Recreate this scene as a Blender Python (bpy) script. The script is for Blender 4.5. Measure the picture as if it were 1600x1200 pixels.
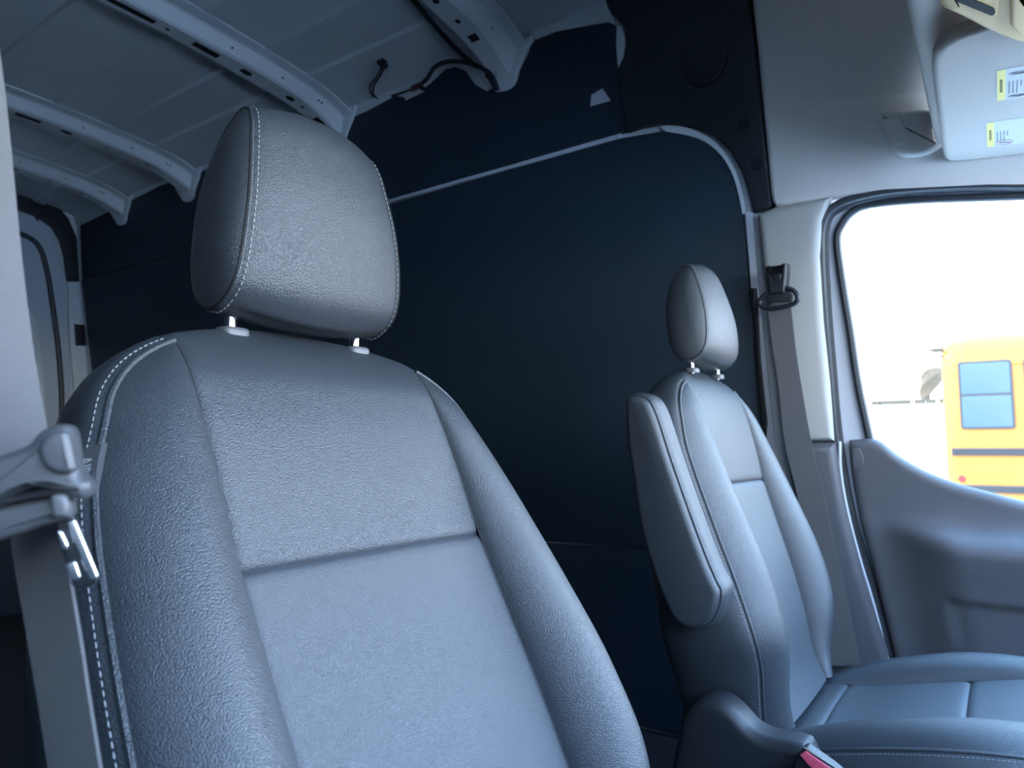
import bpy, bmesh, math, random
import numpy as np
from mathutils import Vector

for o in list(bpy.data.objects): bpy.data.objects.remove(o)
scn = bpy.context.scene
COL = scn.collection
random.seed(4)

# ------------------------------------------------------------------ camera
# +X = towards the windscreen, +Y = across the cab to the driver's door, Z up
FPX = 1100.0; YAW = math.radians(34.6); PITCH = math.atan(100 / FPX); CAM = np.array([0., 0., .85])
cd = bpy.data.cameras.new('camera'); cam = bpy.data.objects.new('camera', cd); COL.objects.link(cam)
cam.location = CAM; cam.rotation_euler = (math.pi / 2 + PITCH, 0, YAW)
cd.sensor_width = 36; cd.lens = 36 * FPX / 1600; cd.clip_start = .01; cd.clip_end = 300
cd.dof.use_dof = True; cd.dof.focus_distance = .8; cd.dof.aperture_fstop = 9
scn.camera = cam

# ------------------------------------------------------------------ light
w = bpy.data.worlds.new('world'); scn.world = w; w.use_nodes = True
nt = w.node_tree; nt.nodes.clear()
wo = nt.nodes.new('ShaderNodeOutputWorld'); bg = nt.nodes.new('ShaderNodeBackground')
ge = nt.nodes.new('ShaderNodeTexCoord'); sp = nt.nodes.new('ShaderNodeSeparateXYZ'); rp = nt.nodes.new('ShaderNodeValToRGB')
nt.links.new(ge.outputs['Generated'], sp.inputs[0]); nt.links.new(sp.outputs['Z'], rp.inputs[0])
rp.color_ramp.elements[0].position = 0.0; rp.color_ramp.elements[0].color = (.84, .93, 1, 1)
rp.color_ramp.elements[1].position = .6; rp.color_ramp.elements[1].color = (.30, .56, 1, 1)
nt.links.new(rp.outputs[0], bg.inputs['Color']); bg.inputs['Strength'].default_value = 8.5
nt.links.new(bg.outputs[0], wo.inputs[0])
sd = bpy.data.lights.new('sun', 'SUN'); sd.energy = 4; sd.angle = .01; sd.color = (1, .93, .82)
so = bpy.data.objects.new('sun', sd); COL.objects.link(so)
so.rotation_euler = Vector((.62, .55, -.62)).to_track_quat('-Z', 'Y').to_euler()
scn.view_settings.view_transform = 'Standard'; scn.view_settings.look = 'None'
scn.view_settings.exposure = 0.85; scn.view_settings.gamma = 1; scn.view_settings.use_curve_mapping = False

# ------------------------------------------------------------------ materials
MATS = {}
def mat(name, col, rough=.5, metal=0., bump=None, spec=.5, mottle=0., coat=0., sheen=0.):
    m = bpy.data.materials.new(name); m.use_nodes = True; t = m.node_tree; b = t.nodes['Principled BSDF']
    b.inputs['Base Color'].default_value = (*col, 1); b.inputs['Roughness'].default_value = rough
    b.inputs['Metallic'].default_value = metal; b.inputs['Specular IOR Level'].default_value = spec
    b.inputs['Coat Weight'].default_value = coat; b.inputs['Sheen Weight'].default_value = sheen
    tc = t.nodes.new('ShaderNodeTexCoord')
    if mottle:
        n = t.nodes.new('ShaderNodeTexNoise'); n.inputs['Scale'].default_value = 9; n.inputs['Detail'].default_value = 4
        r = t.nodes.new('ShaderNodeMix'); r.data_type = 'RGBA'
        r.inputs[6].default_value = (*[c * (1 - mottle) for c in col], 1); r.inputs[7].default_value = (*[min(1, c * (1 + mottle)) for c in col], 1)
        t.links.new(tc.outputs['Object'], n.inputs['Vector']); t.links.new(n.outputs['Fac'], r.inputs[0]); t.links.new(r.outputs[2], b.inputs['Base Color'])
    if bump:
        kind, scale, dist = bump
        bp = t.nodes.new('ShaderNodeBump'); bp.inputs['Distance'].default_value = dist; bp.inputs['Strength'].default_value = 1
        if kind == 'leather':
            v = t.nodes.new('ShaderNodeTexVoronoi'); v.feature = 'F1'; v.inputs['Scale'].default_value = scale
            n = t.nodes.new('ShaderNodeTexNoise'); n.inputs['Scale'].default_value = scale * .35; n.inputs['Detail'].default_value = 2
            mx = t.nodes.new('ShaderNodeMix'); mx.data_type = 'RGBA'; mx.inputs[0].default_value = .0
            t.links.new(tc.outputs['Object'], n.inputs['Vector']); t.links.new(tc.outputs['Object'], mx.inputs[6]); t.links.new(n.outputs['Color'], mx.inputs[7])
            t.links.new(mx.outputs[2], v.inputs['Vector']); h = v.outputs['Distance']
            bp.invert = True
        elif kind == 'weave':
            v = t.nodes.new('ShaderNodeTexWave'); v.bands_direction = 'Z'; v.inputs['Scale'].default_value = scale; v.inputs['Distortion'].default_value = .4
            t.links.new(tc.outputs['Object'], v.inputs['Vector']); h = v.outputs['Fac']
        else:
            v = t.nodes.new('ShaderNodeTexNoise'); v.inputs['Scale'].default_value = scale; v.inputs['Detail'].default_value = 3
            t.links.new(tc.outputs['Object'], v.inputs['Vector']); h = v.outputs['Fac']
        t.links.new(h, bp.inputs['Height']); t.links.new(bp.outputs['Normal'], b.inputs['Normal'])
    MATS[name] = m; return m
LEA = mat('charcoal leather', (.034, .042, .052), .37, spec=.85, bump=('leather', 900, .00045), mottle=.08)
LEA2 = mat('fine charcoal leather', (.044, .053, .065), .40, spec=.85, bump=('leather', 1300, .00034), mottle=.08)
SEAMM = mat('dark seam thread', (.006, .007, .009), .7)  # near-black thread of the sewn seam lines
THR = mat('pale grey thread', (.34, .36, .38), .6)
PLA = mat('black grained plastic', (.020, .022, .027), .45, bump=('noise', 600, .0003))
PLD = mat('smooth black plastic', (.014, .016, .020), .38)
TNG = mat('lightened black tongue plastic', (.075, .08, .09), .33, bump=('noise', 700, .0002))  # black plastic, base lightened for the window light on the tongue
LIN = mat('black lining board', (.012, .027, .045), .62, bump=('noise', 300, .0003), mottle=.12)
PAINT = mat('pale blue grey paint', (.74, .78, .82), .45, coat=.3, mottle=.04)
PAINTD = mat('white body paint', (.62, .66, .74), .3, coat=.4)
HOLE = mat('dark hole', (.006, .008, .012), .8)
FAB = mat('grey headliner fabric', (.70, .66, .62), .9, bump=('noise', 900, .0004), sheen=.3)
VIS = mat('light grey visor vinyl', (.50, .45, .40), .75, bump=('noise', 700, .0003))
CONS = mat('sun-tinted grained plastic', (.75, .50, .20), .55, bump=('noise', 900, .0005), mottle=.15)  # warm sun glint on the console is put into this base colour
PILL = mat('light beige trim', (.40, .40, .39), .6, bump=('noise', 500, .0002))
DGR = mat('dark grey door plastic', (.10, .10, .112), .5, bump=('noise', 800, .0003))
PGR = mat('dark grey pillar plastic', (.095, .095, .108), .5, bump=('noise', 800, .0003))
RUB = mat('black rubber', (.03, .034, .042), .45)
BELT = mat('charcoal belt webbing', (.12, .12, .128), .7, bump=('weave', 220, .0005), sheen=.3)
CHR = mat('chrome', (.8, .82, .85), .12, metal=1)
COLR = mat('grey post collar plastic', (.11, .115, .125), .4)
STEEL = mat('polished steel', (.86, .88, .90), .22, metal=1)
REDB = mat('red release button', (.85, .12, .20), .35)
CABLE = mat('black cable', (.010, .013, .02), .6)
CONN = mat('dark red connector', (.06, .02, .03), .5)
YEL = mat('school bus yellow', (.50, .125, .002), .5, coat=.1, mottle=.05)
YEL2 = mat('pale yellow roof paint', (.55, .17, .006), .5)
BRAIL = mat('bus rub rail', (.035, .030, .028), .7)
BGL = mat('bus window glass', (.06, .085, .11), .3, spec=.3)
REDL = mat('red reflector', (.35, .008, .01), .5)
GND = mat('pale concrete ground', (.72, .70, .66), .9, mottle=.1)
WWL = mat('white rendered wall', (.85, .84, .80), .8)
BRN = mat('brown coping', (.06, .04, .022), .8)
LEAF = mat('dry brown foliage', (.09, .06, .035), .9, mottle=.3)
YLW = mat('label yellow', (.80, .66, .16), .6)
WHT = mat('label white', (.52, .52, .52), .6)
INK = mat('label print', (.10, .11, .13), .7)
INKR = mat('label red print', (.55, .12, .12), .7)
TAGM = mat('woven tag', (.05, .055, .065), .7)
FLM = mat('black rubber floor', (.02, .022, .028), .7, mottle=.1)
g = bpy.data.materials.new('clear glass'); g.use_nodes = True; t = g.node_tree; t.nodes.clear()
go = t.nodes.new('ShaderNodeOutputMaterial'); mx = t.nodes.new('ShaderNodeMixShader'); tr = t.nodes.new('ShaderNodeBsdfTransparent'); gl = t.nodes.new('ShaderNodeBsdfGlossy')
gl.inputs['Roughness'].default_value = .02; mx.inputs[0].default_value = .05; tr.inputs[0].default_value = (.93, .96, .95, 1)
t.links.new(tr.outputs[0], mx.inputs[1]); t.links.new(gl.outputs[0], mx.inputs[2]); t.links.new(mx.outputs[0], go.inputs[0]); GLASS = g

# ------------------------------------------------------------------ helpers
ROOT = {}
def empty(name, loc, label, cat, group=None):
    o = bpy.data.objects.new(name, None); COL.objects.link(o); o.location = loc; o.empty_display_size = .05
    o['label'] = label; o['category'] = cat
    if group: o['group'] = group
    ROOT[o.name] = np.array(loc, float); return o
def tag(o, label, cat, group=None):
    o['label'] = label; o['category'] = cat
    if group: o['group'] = group
    return o
class M:
    def __init__(s): s.v = []; s.f = []
    def add(s, v, f):
        b = len(s.v); s.v += [tuple(float(c) for c in p) for p in v]; s.f += [tuple(i + b for i in q) for q in f]; return s
    def grid(s, rows, closed=False, cap=False):
        n = len(rows[0]); v = [p for r in rows for p in r]; f = []
        for i in range(len(rows) - 1):
            for j in range(n if closed else n - 1):
                k = (j + 1) % n; f.append((i * n + j, i * n + k, (i + 1) * n + k, (i + 1) * n + j))
        if cap: f.append(tuple(range(n))[::-1]); f.append(tuple((len(rows) - 1) * n + j for j in range(n)))
        return s.add(v, f)
    def tube(s, pts, r, k=8, closed=False):
        P = [np.array(p, float) for p in pts]; n = len(P); rows = []; up = None
        for i in range(n):
            a = P[(i - 1) % n] if (closed or i) else P[0]; b = P[(i + 1) % n] if (closed or i < n - 1) else P[-1]
            d = b - a; d /= (np.linalg.norm(d) + 1e-12)
            if up is None:
                up = np.array([0, 0, 1.]) if abs(d[2]) < .9 else np.array([1., 0, 0])
            up = up - d * (up @ d); up /= np.linalg.norm(up) + 1e-12; c = np.cross(d, up)
            rr = r[i] if hasattr(r, '__len__') else r
            rows.append([P[i] + rr * (math.cos(x) * up + math.sin(x) * c) for x in [2 * math.pi * q / k for q in range(k)]])
        if closed: rows.append(rows[0])
        return s.grid(rows, True, not closed)
    def box(s, lo, hi):
        x0, y0, z0 = lo; x1, y1, z1 = hi
        return s.add([(x0, y0, z0), (x1, y0, z0), (x1, y1, z0), (x0, y1, z0), (x0, y0, z1), (x1, y0, z1), (x1, y1, z1), (x0, y1, z1)],
                     [(0, 3, 2, 1), (4, 5, 6, 7), (0, 1, 5, 4), (1, 2, 6, 5), (2, 3, 7, 6), (3, 0, 4, 7)])
    def slab(s, out, fr, th, r=.004, n0=0., k=4, both=False):
        """closed 2D outline extruded along the frame normal, front edge rounded by r"""
        out = ccw(out); rows = []
        if both: rows += [[fr(*p, n0 + r * (1 - math.sin(a))) for p in inset(out, r * (1 - math.cos(a)))] for a in [math.pi / 2 * q / k for q in range(k, 0, -1)]]
        else: rows.append([fr(*p, n0) for p in out])
        for q in range(k + 1):
            a = math.pi / 2 * q / k; rows.append([fr(*p, n0 + th - r + r * math.sin(a)) for p in inset(out, r * (1 - math.cos(a)))])
        return s.grid(rows, True, True)
    def build(s, name, m, parent=None, smooth=True, kind=None, angle=35):
        v = np.array(s.v)
        if parent is not None:
            p = parent
            while p.parent: p = p.parent
            org = ROOT[p.name]
        else: org = np.array([(v[:, 0].min() + v[:, 0].max()) / 2, (v[:, 1].min() + v[:, 1].max()) / 2, v[:, 2].min()])
        me = bpy.data.meshes.new(name); me.from_pydata((v - org).tolist(), [], s.f); me.materials.append(m)
        b = bmesh.new(); b.from_mesh(me); bmesh.ops.remove_doubles(b, verts=b.verts, dist=1e-6)
        bmesh.ops.dissolve_degenerate(b, edges=b.edges, dist=1e-7); bmesh.ops.recalc_face_normals(b, faces=b.faces)
        for e in b.edges:
            if len(e.link_faces) == 2 and e.calc_face_angle(0) > math.radians(angle): e.smooth = False
        for fc in b.faces: fc.smooth = smooth
        b.to_mesh(me); b.free()
        o = bpy.data.objects.new(name, me); COL.objects.link(o)
        if parent is not None: o.parent = parent
        else: o.location = org; ROOT[o.name] = org
        if kind: o['kind'] = kind
        return o
def ccw(o):
    a = sum(o[i][0] * o[(i + 1) % len(o)][1] - o[(i + 1) % len(o)][0] * o[i][1] for i in range(len(o)))
    return list(o) if a > 0 else list(o)[::-1]
def inset(o, d):
    if d == 0: return list(o)
    n = len(o); r = []
    for i in range(n):
        a = np.array(o[i - 1]); b = np.array(o[i]); c = np.array(o[(i + 1) % n]); e = b - a; g2 = c - b
        e = e / (np.linalg.norm(e) + 1e-12); g2 = g2 / (np.linalg.norm(g2) + 1e-12)
        n1 = np.array([-e[1], e[0]]); n2 = np.array([-g2[1], g2[0]]); m = n1 + n2; m /= np.linalg.norm(m) + 1e-12
        r.append(tuple(b + m * d / max(.5, m @ n1)))
    return r
def spline(P, sub=6, closed=False):
    P = [np.array(p, float) for p in P]; n = len(P); out = []
    for i in range(n if closed else n - 1):
        g4 = lambda k: P[k % n] if closed else P[min(max(k, 0), n - 1)]
        p0, p1, p2, p3 = g4(i - 1), g4(i), g4(i + 1), g4(i + 2)
        for q in range(sub):
            t = q / sub; out.append(.5 * ((2 * p1) + (p2 - p0) * t + (2 * p0 - 5 * p1 + 4 * p2 - p3) * t * t + (3 * p1 - p0 - 3 * p2 + p3) * t ** 3))
    if not closed: out.append(P[-1])
    return out
def rounded(o, r, k=4):
    """round every corner of a closed 2D outline"""
    n = len(o); res = []
    for i in range(n):
        a = np.array(o[i - 1], float); b = np.array(o[i], float); c = np.array(o[(i + 1) % n], float)
        rr = min(r, np.linalg.norm(a - b) * .45, np.linalg.norm(c - b) * .45)
        p = b + (a - b) / np.linalg.norm(a - b) * rr; q = b + (c - b) / np.linalg.norm(c - b) * rr
        for j in range(k + 1):
            t = j / k; res.append(tuple((1 - t) ** 2 * p + 2 * t * (1 - t) * b + t * t * q))
    return res
def keyf(ks, vs):
    ks = np.array(ks, float); vs = np.array(vs, float); d = np.gradient(vs, ks)
    def f(x):
        x = min(max(x, ks[0]), ks[-1]); i = min(int(np.searchsorted(ks, x, 'right')) - 1, len(ks) - 2); h = ks[i + 1] - ks[i]; t = (x - ks[i]) / h
        return (2 * t ** 3 - 3 * t * t + 1) * vs[i] + (t ** 3 - 2 * t * t + t) * h * d[i] + (-2 * t ** 3 + 3 * t * t) * vs[i + 1] + (t ** 3 - t * t) * h * d[i + 1]
    return f
# where a line of sight meets a plane of the place
_F = np.array([-math.sin(YAW) * math.cos(PITCH), math.cos(YAW) * math.cos(PITCH), math.sin(PITCH)])
_R = np.array([math.cos(YAW), math.sin(YAW), 0]); _U = np.cross(_R, _F)
def hit(px, py, n, c):
    d = _F + _R * (px - 800) / FPX - _U * (py - 600) / FPX; n = np.array(n, float); return CAM + (c - n @ CAM) / (n @ d) * d
LEAN = .12; Y0 = 1.93; Z0 = .95; LN = math.hypot(1, LEAN)
WN = np.array([0, 1, LEAN]) / LN; WC = (Y0 + LEAN * Z0) / LN
def wf(x, z, off=0.):                                 # frame of the leaning driver-side wall: x, height z, offset into the van
    return np.array([x, Y0 - LEAN * (z - Z0), z]) - WN * off
def wp(px, py, off=0.):
    p = hit(px, py, WN, WC - off); q = p + WN * off; return (q[0], q[2])
def wps(L, off=0.): return [wp(*q, off) for q in L]
def yf(Y, s=1):                                       # frame of a plane Y = const, normal towards the camera
    return lambda x, z, n=0.: np.array([x, Y - s * n, z])
def yp(px, py, Y):
    p = hit(px, py, (0, 1, 0), Y); return (p[0], p[2])
def disc(m, c2, r, fr, n, k=20, ry=None):
    ry = ry or r; return m.slab([(c2[0] + r * math.cos(a), c2[1] + ry * math.sin(a)) for a in [2 * math.pi * i / k for i in range(k)]], fr, .002, .0005, n, 1)

# ------------------------------------------------------------------ van shell
SK = lambda y: 2.215 - .055 * ((y - .95) / .84) ** 2     # roof skin height
def struct(m, name, mt, **k): return m.build(name, mt, kind='structure', **k)
m = M(); m.box((-4.6, -.4, -.12), (1.0, 2.12, 0)); struct(m, 'floor', FLM, smooth=False)
# roof skin with pressed beads running fore and aft
BOWS = [-1.27, -2.07, -3.10, -3.72]
rows = []
beads = [.30, .62, .94, 1.20, 1.42, 1.60]
for x in sorted(set([-4.6, -4.3] + [b + d for b in BOWS for d in (-.11, -.10, 0, .10, .11)] + [-.92, -.9, -.55] + list(np.linspace(-4.2, -.6, 30)))):
    act = 0 if any(abs(x - b) < .105 for b in BOWS) or x > -.91 else 1; row = []
    ys = sorted(set([-.04, .05, 1.76, 1.80] + [b + d for b in beads for d in (-.034, -.026, .026, .034)] + list(np.linspace(0.1, 1.7, 17))))
    for y in ys:
        h = act * .010 if any(abs(y - b) < .028 for b in beads) else 0
        row.append((x, y, SK(y) - h))
    rows.append(row)
m = M(); m.grid(rows); m.grid([[(p[0], p[1], p[2] + .04) for p in r] for r in (rows[0], rows[-1])]); struct(m, 'ceiling', PAINT, angle=20)
# cab roof in front of the cargo roof
m = M(); m.box((-.62, -.1, 2.14), (.75, 1.9, 2.22)); struct(m, 'ceiling_cab', FAB, smooth=False)
# driver-side wall skin behind the lining
m = M(); m.slab([(-4.6, -.05), (-.20, -.05), (-.235, .36), (-.27, .62), (-.315, .87), (-.345, 1.1), (-.355, 1.40), (-.34, 1.50), (.75, 1.50), (.75, 2.17), (-4.6, 2.17)], wf, .03, .001, -.045); struct(m, 'wall_left', PAINT, smooth=False)
# near side wall (behind the camera's left), front bulkhead, rear wall
m = M(); m.box((-4.6, -.1, 0), (-.66, -.04, 2.2)); m.box((-.66, -.34, 0), (-.60, -.04, 2.2)); m.box((-.66, -.40, 0), (.15, -.34, 2.2)); m.box((.15, -.40, 0), (1., -.34, .95)); m.box((.15, -.40, 1.38), (1., -.34, 2.2)); m.box((.70, -.40, .95), (1., -.34, 1.38)); m.box((-.60, -.34, 2.14), (.75, -.1, 2.2)); struct(m, 'wall_right', LIN, smooth=False)  # unseen cab section added to cut side light; opening lets some back in
m = M(); m.box((.95, -.4, -.12), (1.0, 2.12, .90)); m.box((.45, -.4, 1.72), (.5, 1.9, 2.2)); struct(m, 'wall_front', PLA, smooth=False)
m = M(); m.box((-4.66, -.1, -.1), (-4.6, 2.1, 2.2)); struct(m, 'wall_rear', PAINT, smooth=False)

# ------------------------------------------------------------------ cargo wall lining
def panel(name, mt, pts, off, th, label, cat, group=None, r=.003, fr=wf):
    m = M(); m.slab(wps(pts, off), fr, th, r, off - th); return tag(m.build(name, mt), label, cat, group)
up = [(128, 436), (125, 352), (170, 330), (250, 290), (330, 262), (455, 215), (530, 192), (575, 172), (603, 157), (617, 149), (633, 152), (650, 146), (672, 130), (695, 108), (712, 104), (726, 110), (742, 132), (760, 142),
      (785, 130), (806, 118), (822, 82), (836, 62), (868, 49), (915, 40), (950, 34), (964, 40), (963, 70), (966, 104), (985, 140), (985, 205), (967, 209), (610, 309)]
panel('lining_panel', LIN, up, .0, .012, 'black upper lining board with wavy top edge under the roof bows', 'wall panel')
lo = [(127, 437.6), (300, 392.4), (610, 318), (968, 216), (1040, 204), (1078, 209), (1108, 222), (1134, 247), (1152, 282), (1160, 330), (1172, 460), (1190, 650), (1215, 830), (1222, 866), (1003, 856), (880, 848), (600, 830), (180, 806), (150, 640)]
panel('lining_panel', LIN, lo, .0, .012, 'large black middle lining board behind both seats with rounded front corner', 'wall panel')
lo2 = [(180, 809), (600, 833), (880, 851), (1003, 859), (1222, 869)]
pts = wps(lo2) + [(-.45, .01), (-3.9, .01)]
m = M(); m.slab(pts, wf, .012, .003, -.012); tag(m.build('lining_panel', LIN), 'black lowest lining board below the thin horizontal joint line', 'wall panel')
# paint showing in a cut-out of the upper board
m = M(); m.slab(wps([(922, 166), (924, 148), (941, 138), (954, 157)], .003), wf, .002, .0005, .001); tag(m.build('bracket_plate', PAINTD), 'small pale four-sided metal plate showing on the black upper lining', 'plate')
# pale rail in the joint between upper and middle boards
m = M(); a = wp(608, 313.5); b = wp(966, 212.5)
m.slab([(a[0], a[1] - .006), (b[0], b[1] - .008), (b[0] + .008, b[1] + .006), (a[0], a[1] + .005)], wf, .016, .003, -.014)
tag(m.build('metal_rail', PAINTD), 'thin bright metal rail running between black lining boards behind near headrest', 'rail')
# curved pale pillar flange at the rounded corner
arc = spline(wps([(1030, 197), (1062, 197), (1092, 206), (1120, 224), (1143, 254), (1158, 290), (1166, 335)]), 5); arc2 = spline(wps([(1040, 206), (1070, 211), (1100, 221), (1126, 242), (1143, 270), (1153, 300), (1160, 335)]), 5)
m = M(); m.slab(arc + arc2[::-1], wf, .012, .002, -.008); tag(m.build('body_flange', PAINT), 'curved crescent of pale painted metal around the black board corner', 'body panel')
# front hoop trim
hoop = [(946, 0), (940, -120), (1166, -120), (1172, 0), (1184, 110), (1207, 320), (1200, 327), (1176, 331), (1168, 300), (1158, 268), (1140, 236), (1112, 210), (1080, 197), (1040, 191), (1000, 197), (978, 204), (968, 150), (966, 104), (976, 70), (974, 42), (955, 20)]
hr = empty('pillar_trim', wf(-.6, 1.5, 0), 'black pillar hoop trim with round holes beside the grey headliner', 'pillar trim')
m = M(); m.slab(wps(hoop, .02), wf, .03, .008, -.01); m.build('trim_body', PLA, hr)
for c in ((1162, 194), (1182, 257)):
    m = M(); disc(m, wp(*c, .021), .016, wf, .0195); m.build('fixing_hole', HOLE, hr)
m = M(); c = wp(1100, 92, .02); m.slab([(c[0] + .065 * math.cos(a), c[1] + .075 * math.sin(a)) for a in np.linspace(0, 6.283, 33)[:-1]], wf, .012, .008, .018); m.build('round_cover', PLD, hr)
m = M(); disc(m, wp(1107, 106, .03), .006, wf, .03); m.build('screw', PLD, hr)
# pale sliver of painted rail end
m = M(); m.slab(wps([(964, 40), (972, 42), (977, 60), (975, 88), (966, 106), (963, 70)], .02), wf, .02, .003, .004); m.slab(wps([(836, 62), (868, 49), (915, 40), (950, 34), (964, 40), (955, 20), (946, 0), (860, 18), (810, 35)], .004), wf, .016, .003, -.01)
# wall-top rail along the roof edge
tp = [(-4.55, 2.19), (-.80, 2.19), (-.80, 2.06)]
rail = [wp(964, 46), wp(950, 38), wp(915, 44), wp(868, 53), wp(836, 66), wp(822, 86), wp(806, 122), wp(785, 134), wp(760, 146), wp(742, 136), wp(726, 114), wp(712, 108), wp(695, 112), wp(672, 134), wp(650, 150), wp(530, 196), wp(330, 266), wp(125, 352)]
m.slab([(-.86, 2.19)] + rail + [(-4.5, 2.19)], wf, .01, .002, -.016)
tag(m.build('roof_side_rail', PAINT), 'painted metal rail along the roof edge above the black lining', 'rail')
# small bracket below the black board edge, behind the wiring
m = M(); m.slab(wps([(628, 146), (655, 132), (662, 142), (633, 156)], .01), wf, .004, .001, .004); tag(m.build('mounting_tab', PAINT), 'small pale metal tab under the wiring at roof edge', 'bracket')

# ------------------------------------------------------------------ roof bows
BL = ['painted roof bow nearest the cab, with black wiring run beside it', 'long painted roof bow ending just above the near headrest',
      'painted roof bow, third from the cab, left of the near headrest', 'rearmost short painted roof bow above the rear door']
holes = [[(1.04, .05, .012, 's'), (1.18, .008, .008, 'o'), (1.36, .013, .012, 'o'), (1.46, .011, .010, 'o'), (1.56, .009, .008, 'o'), (1.63, .020, .016, 's')],
         [(.98, .09, .012, 's'), (1.11, .007, .006, 'o'), (1.24, .045, .014, 's'), (1.39, .022, .014, 'o'), (1.575, .018, .012, 'o'), (1.63, .007, .006, 'o'), (1.71, .02, .014, 's')],
         [(1.12, .045, .012, 's'), (1.26, .022, .013, 'o'), (1.42, .007, .006, 'o'), (1.60, .008, .007, 'o')],
         [(1.30, .02, .010, 'o'), (1.45, .008, .006, 'o'), (1.60, .008, .007, 'o')]]
for i, bx in enumerate(BOWS):
    r = empty('roof_bow', (bx, .95, SK(.95) - .06), BL[i], 'roof beam', 'painted roof bows across the cargo roof')
    # open hat section: flange, sloped web, flat base, web, flange
    prof = [(-.078, 0), (-.076, -.006), (-.048, -.008), (-.036, -.044), (-.030, -.050), (.022, -.050), (.030, -.044), (.046, -.012), (.052, -.008), (.078, -.005), (.079, 0)]
    rows = []
    for y in np.linspace(0, 1.79, 60):
        k = 1 + .10 * math.sin(y * 9 + i); e = max(0, (y - 1.60) / .19)
        rows.append([(bx + px * 1.25 * (k if abs(px) < .06 else 1), y, SK(y) + pz * (1.15 + .35 * e) - .002 - .030 * e * e) for px, pz in prof])
    m = M(); m.grid(rows); m.build('rail_body', PAINT, r, angle=25)
    # inner stiffening channel along the rearward web
    m = M(); m.grid([[(bx - .052 - d, y, SK(y) - .012 - h) for d, h in ((-.004, 0), (.0, .014), (.012, .016), (.018, 0))] for y in np.linspace(.1, 1.72, 40)]); m.build('edge_channel', PAINT, r, angle=25)
    # foot gusset folding down the wall
    fx = [(-.115, 2.135), (-.085, 2.075), (-.050, 2.035), (-.035, 2.018), (.015, 2.012), (.045, 2.026), (.062, 2.06), (.095, 2.10), (.12, 2.14)]
    m = M(); m.slab(spline([(bx + a, b) for a, b in fx], 3) + [(bx + .12, 2.15), (bx - .115, 2.15)], wf, .012, .006, 0); m.build('foot', PAINT, r)
    m = M(); m.slab(rounded([(bx - .012, 2.055), (bx - .006, 2.055), (bx - .006, 2.085), (bx - .012, 2.085)], .002), wf, .004, .001, .029); m.build('weld_tab', PAINTD, r)
    for yy, a, b, kd in holes[i]:
        zz = SK(yy) - .0515 * (1.15 + .35 * max(0, (yy - 1.6) / .19)) - .030 * max(0, (yy - 1.6) / .19) ** 2
        fr = lambda u, v, n=0., yy=yy, zz=zz: (bx + v - .004, yy + u, zz - n - .13 * (yy - .95) * 1.18 * u - (.25 * u if yy > 1.6 else 0))
        o = [(a * math.cos(q), b * math.sin(q)) for q in np.linspace(0, 6.283, 21)[:-1]] if kd == 'o' else rounded([(-a, -b), (a, -b), (a, b), (-a, b)], .004, 2)
        m = M(); m.slab(o, fr, .0015, .0003, -.0005, 1); m.build('access_hole' if kd == 'o' else 'access_slot', HOLE, r)
    for yy in (.9, 1.30, 1.50, 1.66, 1.675):          # tiny round pips on the sloping front web
        fr = lambda u, v, n=0., yy=yy: (bx + .050 + v * .4 + n, yy + u, SK(yy) - .034 + v * .9 - .004 - n * .4)
        m = M(); m.slab([(.0035 * math.cos(q), .0035 * math.sin(q)) for q in np.linspace(0, 6.283, 11)[:-1]], fr, .003, .0003, -.001, 1); m.build('access_hole', HOLE, r)
# wiring on the roof
def roofpt(px, py, dz=.012):
    p = hit(px, py, (0, 0, 1), 2.12)
    for _ in range(12): p = hit(px, py, (0, 0, 1), SK(p[1]) - dz)
    return p
def wallpt(px, py, off):
    a = hit(px, py, WN, WC - off); b = roofpt(px, py, off); return a if np.linalg.norm(a - CAM) < np.linalg.norm(b - CAM) else b
m = M(); m.tube(spline([roofpt(612, -40, .03), roofpt(650, 5, .03), roofpt(690, 52, .035), roofpt(722, 85, .035), roofpt(752, 110, .04), wallpt(768, 126, .045), wallpt(774, 140, .03)], 6), .0075)
m.tube(spline([wallpt(778, 141, .03), wallpt(768, 118, .045), wallpt(748, 104, .045), wallpt(720, 96, .04), wallpt(696, 97, .035), wallpt(678, 106, .03), wallpt(668, 122, .025), wallpt(655, 134, .02)], 6), .0075)
m.tube(spline([wallpt(655, 134, .02), wallpt(642, 140, .018), wallpt(628, 145, .016), wallpt(612, 150, .012)], 5), .004)
hn = m.build('wiring_harness', CABLE); tag(hn, 'black taped wiring loom looping from roof bow to the lining edge', 'cable')
e = empty('cable_connector', wallpt(650, 138, .03), 'dark red plug joining the wires at the lining edge', 'connector')
m = M(); m.tube([wallpt(642, 141, .028), wallpt(645, 138, .03), wallpt(656, 133, .03), wallpt(659, 136, .03)], [.006, .010, .010, .006], 8); m.build('plug', CONN, e)
m = M(); m.tube([wallpt(657, 136, .03), wallpt(662, 139, .03)], .008, 8); m.build('collar', CABLE, e)
e = empty('loose_plug', roofpt(600, 100, .02), 'small black plug with looped wire hanging on the roof right of the near headrest', 'connector')
m = M(); m.tube([roofpt(590, 97, .015), roofpt(597, 100, .02), roofpt(604, 104, .02)], [.007, .012, .009], 8); m.tube([roofpt(596, 94, .01), roofpt(603, 99, .02)], .008, 7); m.build('plug', CABLE, e)
m = M(); m.tube(spline([roofpt(600, 104, .022), roofpt(594, 118, .025), roofpt(585, 132, .02), wallpt(583, 146, .03), wallpt(590, 154, .015)], 5), .0035)
m.tube(spline([roofpt(597, 104, .022), roofpt(588, 120, .022), roofpt(579, 133, .02), wallpt(579, 144, .02), wallpt(584, 152, .012)], 5), .0035); m.build('wire', CABLE, e)

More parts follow.
